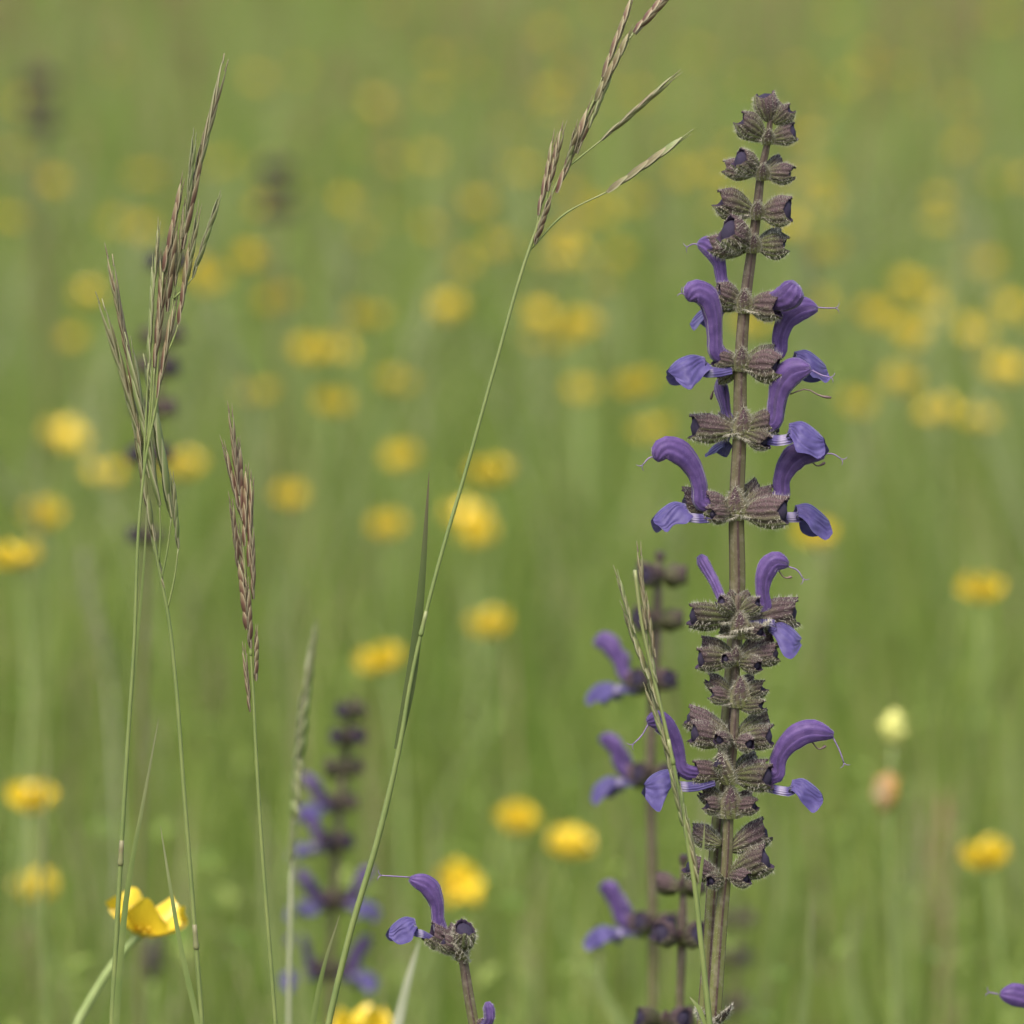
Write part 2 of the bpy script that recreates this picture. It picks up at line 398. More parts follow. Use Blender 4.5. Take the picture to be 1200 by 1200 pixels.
def buttercup(flower_pos, tilt, tilt_az, openness, label, group=None, scale=1.0, foot=None, ctrl=None, npet=5, stem_r=.0009, phase=None):
    """flower_pos: base of the cup; openness: petal lean from the flower axis in degrees"""
    fp = Vector(flower_pos); foot = Vector(foot) if foot else Vector((fp.x+random.gauss(0, .03), fp.y+random.gauss(0, .03), 0))
    t = thing('buttercup', foot, label, 'flower', group)
    ax = Vector((math.sin(tilt)*math.cos(tilt_az), math.sin(tilt)*math.sin(tilt_az), math.cos(tilt)))
    mid = ctrl if ctrl else [foot.lerp(fp, .5)+Vector((random.gauss(0, .008), random.gauss(0, .008), 0)), fp-ax*.03]
    P = spline([foot]+mid+[fp], 12); mb = MB()
    tube(mb, P, [stem_r*(1.25-.4*i/11) for i in range(12)], 6)
    mb.build('stem', M['bstem'], t, foot)
    q = ax.to_track_quat('Z', 'Y').to_matrix().to_4x4(); F = Matrix.Translation(fp-foot) @ q @ Matrix.Scale(scale, 4)
    h = link('heart', HEART, None, t); h.matrix_local = F
    ph = random.random()*6.28 if phase is None else phase
    for k in range(npet):
        op = R(openness+random.uniform(-7, 7))
        a = ph+k*2*math.pi/npet+random.uniform(-.08, .08)
        p = link('petal', random.choice(PET), None, t)
        # petal local: base at origin, runs up +Z, outer face to -Y
        p.matrix_local = F @ Matrix.Rotation(a, 4, 'Z') @ Matrix.Translation((0, -.0012, .0002*(k % 2))) @ Matrix.Rotation(op, 4, 'X') @ Matrix.Rotation(random.uniform(-.1, .1), 4, 'Y')
    for k in range(5):
        s = link('sepal', SEP, None, t)
        s.matrix_local = F @ Matrix.Rotation(ph+.6+k*1.2566, 4, 'Z') @ Matrix.Translation((0, -.0014, -.0006)) @ Matrix.Rotation(R(openness+14), 4, 'X')
    return t
# the sharp one
fp = V(168, 1092, Y0+.14)
buttercup(fp, R(14), R(0), 54, 'yellow buttercup cup crossed by thin grass stalks, on a slanting stem', scale=1.04,
          foot=(V(60, 1240, Y0+.14).x-.02, Y0+.14, 0), ctrl=[V(90, 1200, Y0+.14), V(145, 1115, Y0+.14)], stem_r=.0014, phase=R(128))
NEAR = [  # px, py, depth factor, openness, label
 (36, 947, 1.62, 46, 'blurred buttercup standing over a dimmer one, beside the two crossing brome stalks'),
 (44, 1050, 1.75, 55, 'dim low buttercup just under another blurred buttercup, beside the crossing grass stalks'),
 (426, 1216, 1.3, 55, 'bright buttercup at the foot of the leaning brome stalk'),
 (533, 1042, 1.7, 75, 'buttercup facing outward directly behind the small lone sage flower'),
 (605, 972, 1.75, 30, 'small half-closed buttercup between two others near the lone sage flower'),
 (666, 1000, 1.68, 50, 'round buttercup next to the half-closed one, before the blurred sage pair'),
 (448, 782, 1.75, 55, 'blurred buttercup beside the leaning brome stalk, above the blurred sage spike'),
 (576, 740, 1.95, 50, 'pale blurred buttercup past the leaning brome stalk from its pointed leaf'),
 (1158, 1014, 1.58, 46, 'blurred buttercup on a curved stem by the lone purple petal at the edge'),
 (1150, 700, 1.8, 52, 'lone blurred buttercup in open grass well above the spent flower'),
 (955, 635, 2.0, 50, 'buttercup peeking out behind a lower lip of the tall sage\'s lowest open whorl'),
 (18, 660, 1.75, 60, 'bright blurred buttercup next to the pale drooping seed head'),
]
for px, py, k, op, lab in NEAR:
    p = V(px, py, Y0*k)
    buttercup(p, R(50 if op == 75 else random.uniform(4, 18)), R(-70) if op == 75 else random.random()*6.28, min(op, 62), lab)
FAR = [(122,555),(75,510),(340,585),(455,620),(575,557),(545,605),(562,625),(680,385),(665,392),(748,453),(765,505),(360,415),(395,410),(463,448),(528,362),
 (500,185),(405,237),(560,240),(585,290),(325,350),(165,270),(105,345),(250,330),(235,318),(430,370),(1090,340),(1080,395),(1020,370),(1140,390),(1055,450),(1000,475),
 (1100,485),(968,290),(740,235),(795,205),(610,200),(440,120),(510,110),(260,190),(300,460),(390,475),(470,540),(1180,360),(1130,170),(960,210),(1055,80),(670,300),
 (680,460),(215,550),(50,610),(170,205),(60,215),(630,370),(1150,490),(1180,437),(1170,432),(945,160),(700,250),(540,310),(20,120),(640,40),(455,5),(1170,20),(980,15),(815,60),(880,380),(300,90)]
for i, (px, py) in enumerate(FAR):
    h = .15+.11*(1000-py)/700+random.uniform(-.03, .03)
    d = V(px, py, 1.0)-CAMP; Yd = (CAM_H-h)/(-d.z); Yd = max(2.7, min(Yd, 11))
    p = V(px, py+4, Yd)
    buttercup(p, R(random.uniform(0, 30)), random.random()*6.28, random.choice((45, 55, 65, 72)),
              'out-of-focus yellow buttercup among the far meadow grass', 'buttercups scattered far back in the meadow', scale=random.uniform(.9, 1.15))

for i in range(95):
    py = random.uniform(-40, 420)**1.0; px = random.uniform(-40, 1240)
    if random.random() < .35 and px < 500: px += 600
    h = random.uniform(.17, .32); d = V(px, py, 1.0)-CAMP; Yd = min((CAM_H-h)/(-d.z), 16)
    if Yd < 4.2: continue
    buttercup(V(px, py, Yd), R(random.uniform(0, 35)), random.random()*6.28, random.choice((40, 55, 70)),
              'out-of-focus yellow buttercup among the far meadow grass', 'buttercups scattered far back in the meadow', scale=random.uniform(.6, .95))

# ------------------------------------------------------------------ sage: shared pieces
def calyx_mesh(seed, closed=False):
    r = random.Random(seed); n, m = 36, 10; rows = []; ats = []
    tw = r.uniform(-.35, .35); gap = r.uniform(.8, 1.2); fa, fb, fc = r.random()*6, r.random()*6, r.uniform(.015, .04); sq = r.uniform(.9, 1.12)
    def prof(x):
        q = .085+.245*math.sin(math.pi/2*min(1, x/.62))**.85
        if x > .58: q *= 1-(.60 if closed else .22)*((x-.58)/.42)**1.3
        return q
    def xend(th):
        def bumpf(c, s, h):
            d = abs((th-c+math.pi) % (2*math.pi)-math.pi); return h*max(0, 1-d/s)
        k = 1.25 if closed else 1.0
        return .82+k*(bumpf(math.pi/2, 1.0, .07)+bumpf(math.pi/2-.33, .2, .05)+bumpf(math.pi/2, .16, .035)+bumpf(math.pi/2+.33, .2, .05)
            + bumpf(-math.pi/2-.55*gap, .45, .12)+bumpf(-math.pi/2+.55*gap, .45, .10)-bumpf(0, .5, .07)-bumpf(math.pi, .5, .07))
    def pt(th, s, k):
        xe = xend(th); x = s*xe; rr = prof(x)*k*(1+.075*math.cos(12*th)*min(1, s*3))
        flare = max(0, x-.84)*.12
        rr *= 1+fc*math.sin(2*th+fa+x*3)+.03*math.sin(5*th+fb)*x; zz = math.sin(th)*(rr+flare)*1.1*sq; yy = math.cos(th)*(rr)*.86/sq
        zz += .05*x*x + (.02*math.sin(3*th+seed) if x > .6 else 0)
        yy += tw*x*x*.3
        return (x, yy, zz)
    for i in range(m):
        s = i/(m-1)
        rows.append([pt(2*math.pi*j/n, s, 1.0) for j in range(n)]); ats.append([(j/n, s, 0) for j in range(n)])
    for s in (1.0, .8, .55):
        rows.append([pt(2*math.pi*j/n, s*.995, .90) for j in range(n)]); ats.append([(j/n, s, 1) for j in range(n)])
    mb = MB(); b = mb.grid(rows, ats, closed=True)
    mb.f.append(tuple(b+j for j in range(n))[::-1])
    me = mb.mesh('calyx'); me.materials.append(M['calyx'])
    # hairs on the outside
    hb = MB(); hr = random.Random(seed+50)
    for _ in range(760):
        th = hr.random()*2*math.pi; s = hr.random()**.7
        p = Vector(pt(th, s, 1.0)); nrm = Vector((hr.uniform(-.2, .6), math.cos(th)*.9, math.sin(th))).normalized()
        tng = Vector((hr.gauss(0, 1), hr.gauss(0, 1), hr.gauss(0, 1))).cross(nrm).normalized()
        L = hr.uniform(.05, .15); tip = p+nrm*L+tng*hr.uniform(-.03, .03)
        a = [hb.vert(p-tng*.0036), hb.vert(p+tng*.0036), hb.vert(tip)]; hb.f.append(tuple(a))
    hm = hb.mesh('hairs', False); hm.materials.append(M['hair'])
    # the dark closed bud that fills the mouth
    bb = MB(); rows = []; ats = []
    for i in range(7):
        u = i/6; x = .58+(.22 if closed else .31)*u; rr = (.16 if closed else .252)*(1-u**4.5)**.6+.004
        rows.append([(x, math.cos(2*math.pi*j/14)*rr*.86/sq+tw*x*x*.3, math.sin(2*math.pi*j/14)*rr*1.12*sq+.05*x*x) for j in range(14)]); ats.append([(0, u, 0)]*14)
    k = bb.grid(rows, ats, closed=True); bb.f.append(tuple(k+6*14+j for j in range(14)))
    bm = bb.mesh('bud'); bm.materials.append(M['bud'])
    return me, hm, bm
CAL = [calyx_mesh(s) for s in range(1, 8)]; CLOSED = [calyx_mesh(s, True) for s in range(8, 14)]
def bract_mesh(seed):
    r = random.Random(seed); rows = []; ats = []
    for i in range(8):
        u = i/7; wd = .37*math.sin(math.pi*min(1, .24+.76*u))**.75*(1-u*.25) if u < 1 else .01
        x = u; z = .30*u*u-.04*u
        rows.append([(x-.03*abs(v), v*wd, z+.35*wd*abs(v)**1.7) for v in (-1, -.5, 0, .5, 1)]); ats.append([((v+1)/2, u, 0) for v in (-1, -.5, 0, .5, 1)])
    mb = MB(); mb.grid(rows, ats); me = mb.mesh('bract'); me.materials.append(M['bract'])
    hb = MB(); hr = random.Random(seed)
    for _ in range(420):
        i = hr.randrange(7); v = hr.choice((0, 4)) if hr.random() < .55 else hr.randrange(5)
        p = Vector(rows[i][v]).lerp(Vector(rows[i+1][v]), hr.random())
        d = Vector((hr.uniform(0, .6), hr.gauss(0, .6)+(v-2)*.4, hr.gauss(-.3, .6))).normalized(); tg = d.cross(Vector((hr.random(), hr.random(), 1))).normalized()
        a = [hb.vert(p-tg*.010), hb.vert(p+tg*.010), hb.vert(p+d*hr.uniform(.08, .2))]; hb.f.append(tuple(a))
    hm = hb.mesh('hairs', False); hm.materials.append(M['hair']); return me, hm
BRA = [bract_mesh(s) for s in (1, 2)]
def frame_x(d, up=Vector((0, 0, 1)), roll=0):
    d = d.normalized(); y = up.cross(d)
    if y.length < .05: y = Vector((0, 1, 0)).cross(d)
    y.normalize(); z = d.cross(y)
    return Matrix((d, y, z)).transposed().to_4x4() @ Matrix.Rotation(roll, 4, 'X')

class Sage:
    def __init__(s, label, stem_px, radii_px, Y=Y0, foot_dx=0.0, group=None, fine=True, name='meadow_sage'):
        s.Y = Y; s.k = Y/Y0; s.fine = fine
        pts = [V(x, y, Y) for x, y in stem_px]; last = pts[-1]
        foot = Vector((last.x+foot_dx, Y, 0)); s.foot = foot
        s.t = thing(name, foot, label, 'flower', group)
        r = [q*PX*s.k for q in radii_px]
        P = [foot]+pts[::-1]; rr = [r[-1]*1.1]+r[::-1]
        n = max(24, 5*len(P)); S = spline(P, n)
        rad = [lerpl([(i/(len(rr)-1), q) for i, q in enumerate(rr)], i/(n-1)) for i in range(n)]
        mb = MB(); tube(mb, S, rad, 20, shape=lambda th, u: 1+.10*math.cos(4*th+math.pi/6)-.05*math.cos(8*th+.4))
        s.stem = mb.build('stem', M['stem'], s.t, foot)
        if fine:
            hb = MB(); hr = random.Random(5)
            for i in range(n-1):
                if S[i].z < .26: continue
                L = (S[i+1]-S[i]).length; m = int(L/.0001*(1.0))
                for _ in range(m):
                    u = hr.random(); p = S[i].lerp(S[i+1], u); a = hr.random()*6.283; d = Vector((math.cos(a), math.sin(a), hr.uniform(-.5, .3))).normalized()
                    b = p+Vector((d.x, d.y, 0)).normalized()*rad[i]*.97; tg = d.cross(Vector((0, 0, 1))).normalized()
                    ids = [hb.vert(b-tg*.00003), hb.vert(b+tg*.00003), hb.vert(b+d*hr.uniform(.0003, .0011))]; hb.f.append(tuple(ids))
            if hb.f: ho = hb.build('hairs', M['hair'], s.stem, foot, False); ho['kind'] = 'stuff'
    def y(s, f, dy): return s.Y+dy*.001*f
    def calyx(s, nx, ny, ex, ey, dy=0, wide=1.0, bud=True, roll=None, start=.10, base_dy=0, br=False, openm=False):
        """a calyx from the stem node (nx,ny) to its teeth (ex,ey); dy = mm away from the camera at the tip"""
        B = V(nx, ny, s.Y+base_dy*.001); E = V(ex, ey, s.Y+dy*.001); d = E-B; B = B+d*start; L = (E-B).length
        me, hm, bm = random.choice(CAL if bud or openm else CLOSED)
        c = link('calyx', me, None, s.t)
        Mx = Matrix.Translation(B-s.foot) @ frame_x(d, roll=roll if roll is not None else random.uniform(-.25, .25)) @ Matrix.Diagonal((L, L*wide, L*wide, 1))
        c.matrix_local = Mx
        if s.fine: h = link('hairs', hm, None, c); h['kind'] = 'stuff'
        if bud or not openm: link('bud', bm, None, c)
        if br: s.bract(nx, ny+4, ex*.45+nx*.55, ey*.4+ny*.6+14, dy*.5, base_dy)
        return c, Mx
    def bract(s, nx, ny, ex, ey, dy=-4, base_dy=0):
        B = V(nx, ny, s.Y+base_dy*.001); E = V(ex, ey, s.Y+dy*.001); d = E-B; L = d.length
        me, hm = random.choice(BRA); b = link('bract', me, None, s.t)
        b.matrix_local = Matrix.Translation(B-s.foot) @ frame_x(d) @ Matrix.Scale(L, 4)
        if s.fine: h = link('hairs', hm, None, b); h['kind'] = 'stuff'
    def front(s, nx, ny, hpx=20, bud=False):
        """small calyx and bract that point at the viewer from the front of a node"""
        s.bract(nx, ny+hpx*.45, nx+random.uniform(-2, 2), ny-hpx*.55, -5.5, -2.2)
        s.calyx(nx, ny, nx+random.uniform(-3, 3), ny-hpx*.25, -9, 1.0, True, start=.2, base_dy=-1.0) if bud else None
    def flower(s, node, end, dy, hood, width, lip, lipw, style=None, stamen=None, wide=1.0, thick=.62, bud=False, calyx=True, wtab=None):
        nx, ny = node; ex, ey = end
        c, Mx = s.calyx(nx, ny, ex, ey, dy, wide, bud, roll=0.0, openm=True)
        inv = Mx.inverted()
        st = (nx+(ex-nx)*.4, ny+(ey-ny)*.4)
        if hood: hood = [st]+list(hood[1:])
        if lip: lip = [(st[0], st[1]+3)]+list(lip[1:])
        den = (ex-nx) if abs(ex-nx) > 4 else 4
        Q = lambda x, y: V(x, y, s.Y+dy*.001*max(-.2, min(2.2, (x-nx)/den)))
        B, E = V(nx, ny, s.Y), V(ex, ey, s.Y+dy*.001); hd = Vector((E.x-B.x, E.y-B.y, 0)).normalized()
        nrm = hd.cross(Vector((0, 0, 1)))
        def put(mb, name, mat):
            o = mb.build(name, M[mat], c, s.foot); o.matrix_parent_inverse = inv; return o
        if hood:
            n = 22; P = spline([Q(*h) for h in hood], n); wt = wtab or [(0, .60), (.16, .82), (.3, .74), (.48, .88), (.68, 1.16), (.84, 1.14), (.94, .76), (1, .32)]
            mb = MB(); hw = width*PX*s.k*.56; thick *= .9
            rr = [(hw*lerpl(wt, i/(n-1))*thick, hw*lerpl(wt, i/(n-1))) for i in range(n)]
            # cross-section with a keel on the back and a groove along the open underside
            ph0 = random.random()*6
            tg = (P[n//2+1]-P[n//2-1]); e2 = tg.cross(nrm); concave = (P[0]+P[-1])*.5-P[n//2]
            low = math.pi/2 if e2.dot(concave) > 0 else -math.pi/2
            def shp(th, u):
                d = abs((th-low+math.pi) % (2*math.pi)-math.pi); return 1-(.80*max(0, 1-d/.62)**.7*min(1, u*4))+.10*max(0, 1-abs(d-math.pi)/.35)-.09*max(0, 1-abs(d-1.9)/.28)+.05*max(0, 1-abs(d-1.25)/.3)+.025*math.sin(9*th+u*3+ph0)+.03*math.sin(u*15+th*3+ph0)+.02*math.sin(u*33-th*2)
            tube(mb, P, rr, 18, ref=nrm, shape=shp)
            # cross-section on both sides of the tip is drawn in
            hood_o = put(mb, 'upper_lip', 'hood')
            if s.fine:
                hb = MB(); vs = [Vector(v) for v in mb.v]; rh = random.Random(3)
                for _ in range(520):
                    i = rh.randrange(3, n-1); j = rh.randrange(18); p = vs[i*18+j].lerp(vs[(i+1)*18+j if i+1 < n else i*18+j], rh.random())
                    ctr = P[i]-s.foot; d = (p-ctr).normalized()+Vector((rh.gauss(0, .25), rh.gauss(0, .25), rh.gauss(0, .25))); d.normalize()
                    tg = d.orthogonal().normalized()*.000028
                    k = [hb.vert(p-tg), hb.vert(p+tg), hb.vert(p+d*rh.uniform(.0002, .0006))]; hb.f.append(tuple(k))
                h = link('hairs', hb.mesh('hairs', False), M['violet_hair'], c); h.matrix_parent_inverse = inv; h['kind'] = 'stuff' 
        if lip:
            sx = 1 if lip[-2][0] > lip[0][0] else -1; A = (lip[-3][0]-sx*17*lipw/34, lip[-3][1]); wl = lipw*1.12; sd_ = random.random()*6; yk = random.uniform(-.06, .10)
            W_ = lipw*PX*s.k*.5; rows = []; ats = []; nv = 15
            neck = spline([Q(*h) for h in list(lip[:-3])+[A]], 10)
            ridge = spline([Q(A[0]+sx*a*wl, A[1]+b*wl) for a, b in ((0, 0), (.34, -.06), (.72, .08+yk), (1.0, .36+yk))], 15)
            path = [(p, 0.0, -1) for p in neck]+[(p, 1.0, i/14) for i, p in enumerate(ridge) if i]
            for i, (p, lobe, q) in enumerate(path):
                u = i/(len(path)-1); t = (path[min(i+1, len(path)-1)][0]-path[max(i-1, 0)][0]).normalized(); dn = nrm.cross(t).normalized()
                if dn.z > 0: dn = -dn
                dn = (dn*.3+Vector((0, 0, -.7))).normalized()
                if not lobe: wd = W_*lerpl([(0, .5), (.6, .54), (1, .62)], i/9); th = R(100); side = .95
                else:
                    sm = min(1, q/.5); sm = sm*sm*(3-2*sm); wd = W_*(.62+1.45*sm)*(1 if q < .62 else max(.12, 1-((q-.62)/.38)**2.6)**.5); th = R(80); side = .50
                row = []; ar = []
                for j in range(nv):
                    v = j/(nv-1)*2-1; a = th*v; wob = (math.sin(v*4.2+q*5+sd_)*.15+math.sin(v*9-q*6+sd_*2)*.09)*lobe
                    edge = abs(v)**2*lobe
                    cen = p+t*(W_*(.22*math.sin(abs(v)*5+sd_)-.10)*lobe*abs(v))
                    cen = cen+nrm*(W_*(.26*math.sin(q*7+v*2+sd_)+.42*(1 if v > 0 else -1)*abs(v)**3)*edge)+t*(W_*.45*(q-.5)*edge)
                    cen = cen-t*(W_*.30*max(0, 1-abs(v)/.3)*max(0, q-.8)/.2*lobe)
                    row.append(cen+nrm*(wd*math.sin(a)*side*(1+wob))+dn*(wd*(1-math.cos(a))*(1+wob))); ar.append(((v+1)/2, u, 0))
                rows.append(row); ats.append(ar)
            mb = MB(); mb.grid(rows, ats); put(mb, 'lower_lip', 'lip')
        if style:
            mb = MB(); P = spline([Q(*h) for h in style], 8); r0 = .00017*s.k
            tube(mb, P, [r0*1.2]*6+[r0]*2, 5)
            e = P[-1]; d = (P[-1]-P[-2]).normalized(); sd2 = d.cross(nrm)
            for q in (1, -1): tube(mb, spline([e, e+d*.0008+sd2*.0005*q, e+d*.001+sd2*.0015*q], 4), [r0*.8, r0*.8, r0*.6, r0*.3], 4)
            put(mb, 'style', 'style')
        if stamen:
            mb = MB(); P = spline([Q(*h) for h in stamen], 8); tube(mb, P, [.0002*s.k]*5+[.0003*s.k, .00045*s.k, .0003*s.k], 5); put(mb, 'stamen', 'stamen')
        return c
    def auto_flower(s, nx, ny, side, dy=0, size=1.0, lip=True):
        """ordinary flower from a template; side +1 right, -1 left; size in photo px / 1"""
        j = lambda v: v*size*random.uniform(.94, 1.06)
        q = lambda a, b: (nx+side*j(a), ny-j(b))
        s.flower((nx, ny), q(52, 2), dy, [q(38, 2), q(56, 14), q(60, 34), q(68, 54), q(82, 68), q(100, 66)], (22 if s.fine else 30)*size,
                 [q(36, -1), q(55, -4), q(74, -4), q(92, -2), q(102, -18), q(98, -34)] if lip else None, (30 if s.fine else 42)*size, [q(98, 68), q(110, 66), q(120, 60)] if s.fine else None, None)
    def whorl(s, nx, ny, size=1.0, fl=(0, 0), tilt=8):
        """one ring of calyces; fl = flowers open on the left, right"""
        for side, f in ((-1, fl[0]), (1, fl[1])):
            if f:
                s.auto_flower(nx, ny, side, random.uniform(-6, 6), size)
                if not s.fine: s.auto_flower(nx, ny+2, side, random.choice((-9, 9)), size*.78)
            else: s.calyx(nx, ny, nx+side*46*size, ny-tilt*size*random.uniform(0, 2), random.uniform(-5, 5), 1.0, True)
            s.calyx(nx, ny, nx+side*34*size, ny-10*size*random.random(), random.choice((-9, 9)), 1.0, True, base_dy=0)
            s.bract(nx, ny+3*size, nx+side*20*size, ny+10*size, -3)
        s.front(nx, ny, 22*size)

# ------------------------------------------------------------------ the tall sage spike
S = Sage('tall sharp meadow sage spike with violet hooded flowers in open whorls',
         [(903,138),(900,163),(892,203),(887,248),(882,287),(873,355),(868,425),(867,503),(863,597),(864,690),(857,800),(848,900),(839,1000),(831,1120),(825,1200)],
         [3, 3.6, 4.4, 5, 5.6, 6.4, 7, 7.6, 8.6, 9, 8.4, 8, 8, 8, 8.2], Y=Y0, foot_dx=-.012)
C = S.calyx
C(902,146,893,106,0,1.05); C(904,146,932,126,-2,.95,False); C(903,146,916,118,3,.8)
# whorl by whorl, top to bottom
C(900,163,861,138,-1,.95,False,br=True); C(900,163,936,154,-2,1.0,br=True); C(900,163,872,150,6,.8); S.front(900,163,16)
C(892,203,862,184,-5,1.05,br=True); C(890,203,843,196,5,.8,False); C(892,203,935,205,-1,.95,False,br=True); C(892,203,921,190,5,.85); S.front(894,204,18)
C(888,249,834,234,-1,.90,False,br=True); C(888,249,931,248,-4,1.1,br=True); C(888,249,845,244,7,.8); S.front(888,249,20)
C(883,288,846,268,-6,1.15,br=True); C(883,290,825,288,5,.75,False); C(883,288,928,289,-1,.98,False,br=True); C(883,288,918,278,7,.8); S.front(883,288,20)
# whorl with the first open flowers
S.flower((873,355),(838,348),7,[(850,352),(846,330),(842,308),(833,292),(818,285)],20,[(846,354),(838,360),(830,358),(808,350),(800,362)],26,[(822,287),(812,286),(806,289)])
C(873,356,834,340,-2,.95,False,br=True)
S.flower((873,356),(921,362),-5,[(888,358),(905,352),(922,345),(932,332)],30,None,0,None,wtab=[(0,.45),(.3,.7),(.65,1.1),(.88,1.0),(1,.55)],thick=.7)
C(873,357,915,366,4,.9,True); S.front(873,356,26); S.bract(873,362,893,374,-4)
# next
S.flower((868,426),(834,420),-3,[(850,425),(838,412),(836,392),(834,370),(827,350),(814,344),(806,352)],25,[(848,430),(834,430),(822,428),(806,418),(796,424),(794,442)],38,[(808,352),(803,346),(800,344)])
C(868,427,842,418,5,.95,True,br=True)
S.flower((868,426),(914,416),2,[(898,424),(914,412),(916,394),(924,375),(940,364),(958,362)],24,[(896,428),(916,426),(934,420),(948,412),(962,416),(964,436)],34,[(956,360),(968,361),(979,361)],wide=.95)
C(868,428,920,432,-5,.98,False,br=True); C(868,428,838,446,5,.8,True); S.front(869,424,26)
# third flowering whorl
S.flower((867,504),(840,492),9,[(856,500),(851,482),(847,462),(842,444)],18,[(856,506),(850,514),(844,518),(832,518),(828,524)],18,None,[(846,462),(836,458),(833,468)],wide=.8)
C(867,504,803,502,-3,.80,True,br=True)
S.flower((867,504),(913,494),-3,[(896,502),(908,494),(912,472),(918,452),(930,438),(950,432)],28,[(894,508),(912,510),(930,504),(944,496),(956,500),(962,520)],38,[(952,434),(964,440),(973,442)],[(926,462),(945,456),(962,464),(974,466)],wide=.95)
C(868,505,912,500,5,.95,True); C(868,506,906,522,-6,.9,False); S.front(871,500,34); S.bract(868,512,893,526,-4)
# lowest flowering whorl of the tall spike
S.flower((863,598),(820,590),-3,[(834,598),(820,588),(818,570),(811,550),(797,534),(778,528),(769,540)],25,[(836,602),(818,602),(800,596),(786,590),(774,596),(772,616)],34,[(772,536),(762,536),(753,545)],wide=.95)
C(863,598,793,588,5,.72,True); C(863,600,826,604,-6,.9,False,br=True)
S.flower((863,598),(914,584),2,[(900,594),(917,582),(918,562),(926,545),(940,534),(966,534)],26,[(898,600),(920,600),(936,598),(950,592),(962,596),(958,618)],36,[(964,532),(976,532),(986,538)],[(950,540),(958,546),(967,542)],wide=.9)
C(863,600,930,602,-6,.80,True,br=True); C(863,595,892,570,8,.8,True); S.front(862,594,36)

# ------------------------------------------------------------------ the shorter spike in front
S2 = Sage('shorter downy sage spike of crowded calyces standing against the tall spike\'s lower stem',
          [(865,698),(864,722),(862,765),(862,815),(860,858),(856,908),(854,945),(851,1018),(846,1065),(841,1130),(836,1200)],
          [3.5,4,4.4,4.6,5,5.4,5.8,6.2,7.5,8,8.4], Y=Y0-.012, foot_dx=-.008)
C = S2.calyx
S2.flower((864,722),(842,712),6,[(854,714),(845,700),(838,684),(828,666),(820,652)],14,None,0,None,wide=.8,thick=.9,wtab=[(0,.7),(.6,.9),(.9,1.1),(1,.6)])
C(864,724,801,722,-2,.78,True,br=True); C(864,716,852,692,3,.9,False); C(864,716,880,694,4,.9,False); C(864,720,840,702,-4,.9,False); C(864,718,895,706,-3,.9,False)
S2.flower((864,724),(898,716),1,[(886,722),(897,712),(895,692),(898,674),(908,660),(924,662)],21,[(884,726),(898,722),(908,724),(918,730),(924,738),(920,752)],34,[(924,664),(934,668),(941,678)],[(912,668),(920,677),(928,676)])
C(864,726,942,718,5,.66,True); S2.front(868,736,30); S2.bract(862,742,905,740,-4); S2.bract(862,744,842,752,-3); C(866,738,898,742,-6,.8,False)
C(864,742,842,736,3,.7,True)
C(863,772,812,774,-3,.78,True,br=True); C(863,768,818,756,5,.8,True); C(863,772,918,766,-1,.75,True,br=True); C(863,768,910,748,6,.8,True); C(863,776,895,782,-6,.85,False); C(863,776,846,772,-6,.8,False); S2.front(862,772,20)
C(862,815,824,794,2,.8,False); C(862,818,828,814,-2,.8,False,br=True); C(862,818,902,804,-2,.8,False,br=True); C(862,812,886,792,4,.8,False); S2.front(868,815,34)
C(862,828,900,828,-4,.7,False)
C(860,862,798,838,4,.72,True); C(860,866,804,860,-3,.82,True,br=True); C(860,862,905,840,5,.8,True); C(860,866,910,864,-3,.8,True,br=True); C(860,868,838,868,-7,.9,False); C(860,868,884,874,-7,.9,False)
S2.flower((856,908),(806,904),-2,[(826,908),(800,900),(795,878),(786,856),(772,842),(758,846)],22,[(824,912),(806,916),(790,912),(776,904),(764,908),(764,930)],36,[(760,848),(752,862),(742,872)],wide=.8)
S2.bract(850,920,838,886,-7,-3); C(856,908,838,890,-5,.8,True)
S2.flower((856,908),(906,902),-1,[(884,910),(912,908),(914,890),(926,872),(946,860),(977,862)],25,[(884,916),(910,920),(928,920),(944,914),(956,918),(944,940)],32,[(976,864),(984,880),(989,894)],[(952,870),(960,878),(968,874)],wide=.85)
C(856,910,908,914,-6,.85,True,br=True); C(856,908,892,892,7,.85,True)
C(855,944,816,926,3,.85,False); C(855,946,822,944,-3,.85,False,br=True); C(855,946,892,944,-3,.9,False,br=True); C(855,940,884,932,4,.8,False); S2.front(856,944,36)
C(850,998,906,972,4,.80,True); C(850,992,806,972,8,.75,False)
C(851,1026,908,1004,-3,.86,True,br=True); C(851,1026,882,1032,-6,.9,False); C(848,1028,799,1014,-2,.85,True,br=True); C(850,1030,828,1034,-6,.9,False)
S2.bract(838,1204,862,1186,-5); S2.bract(836,1206,812,1190,-5)

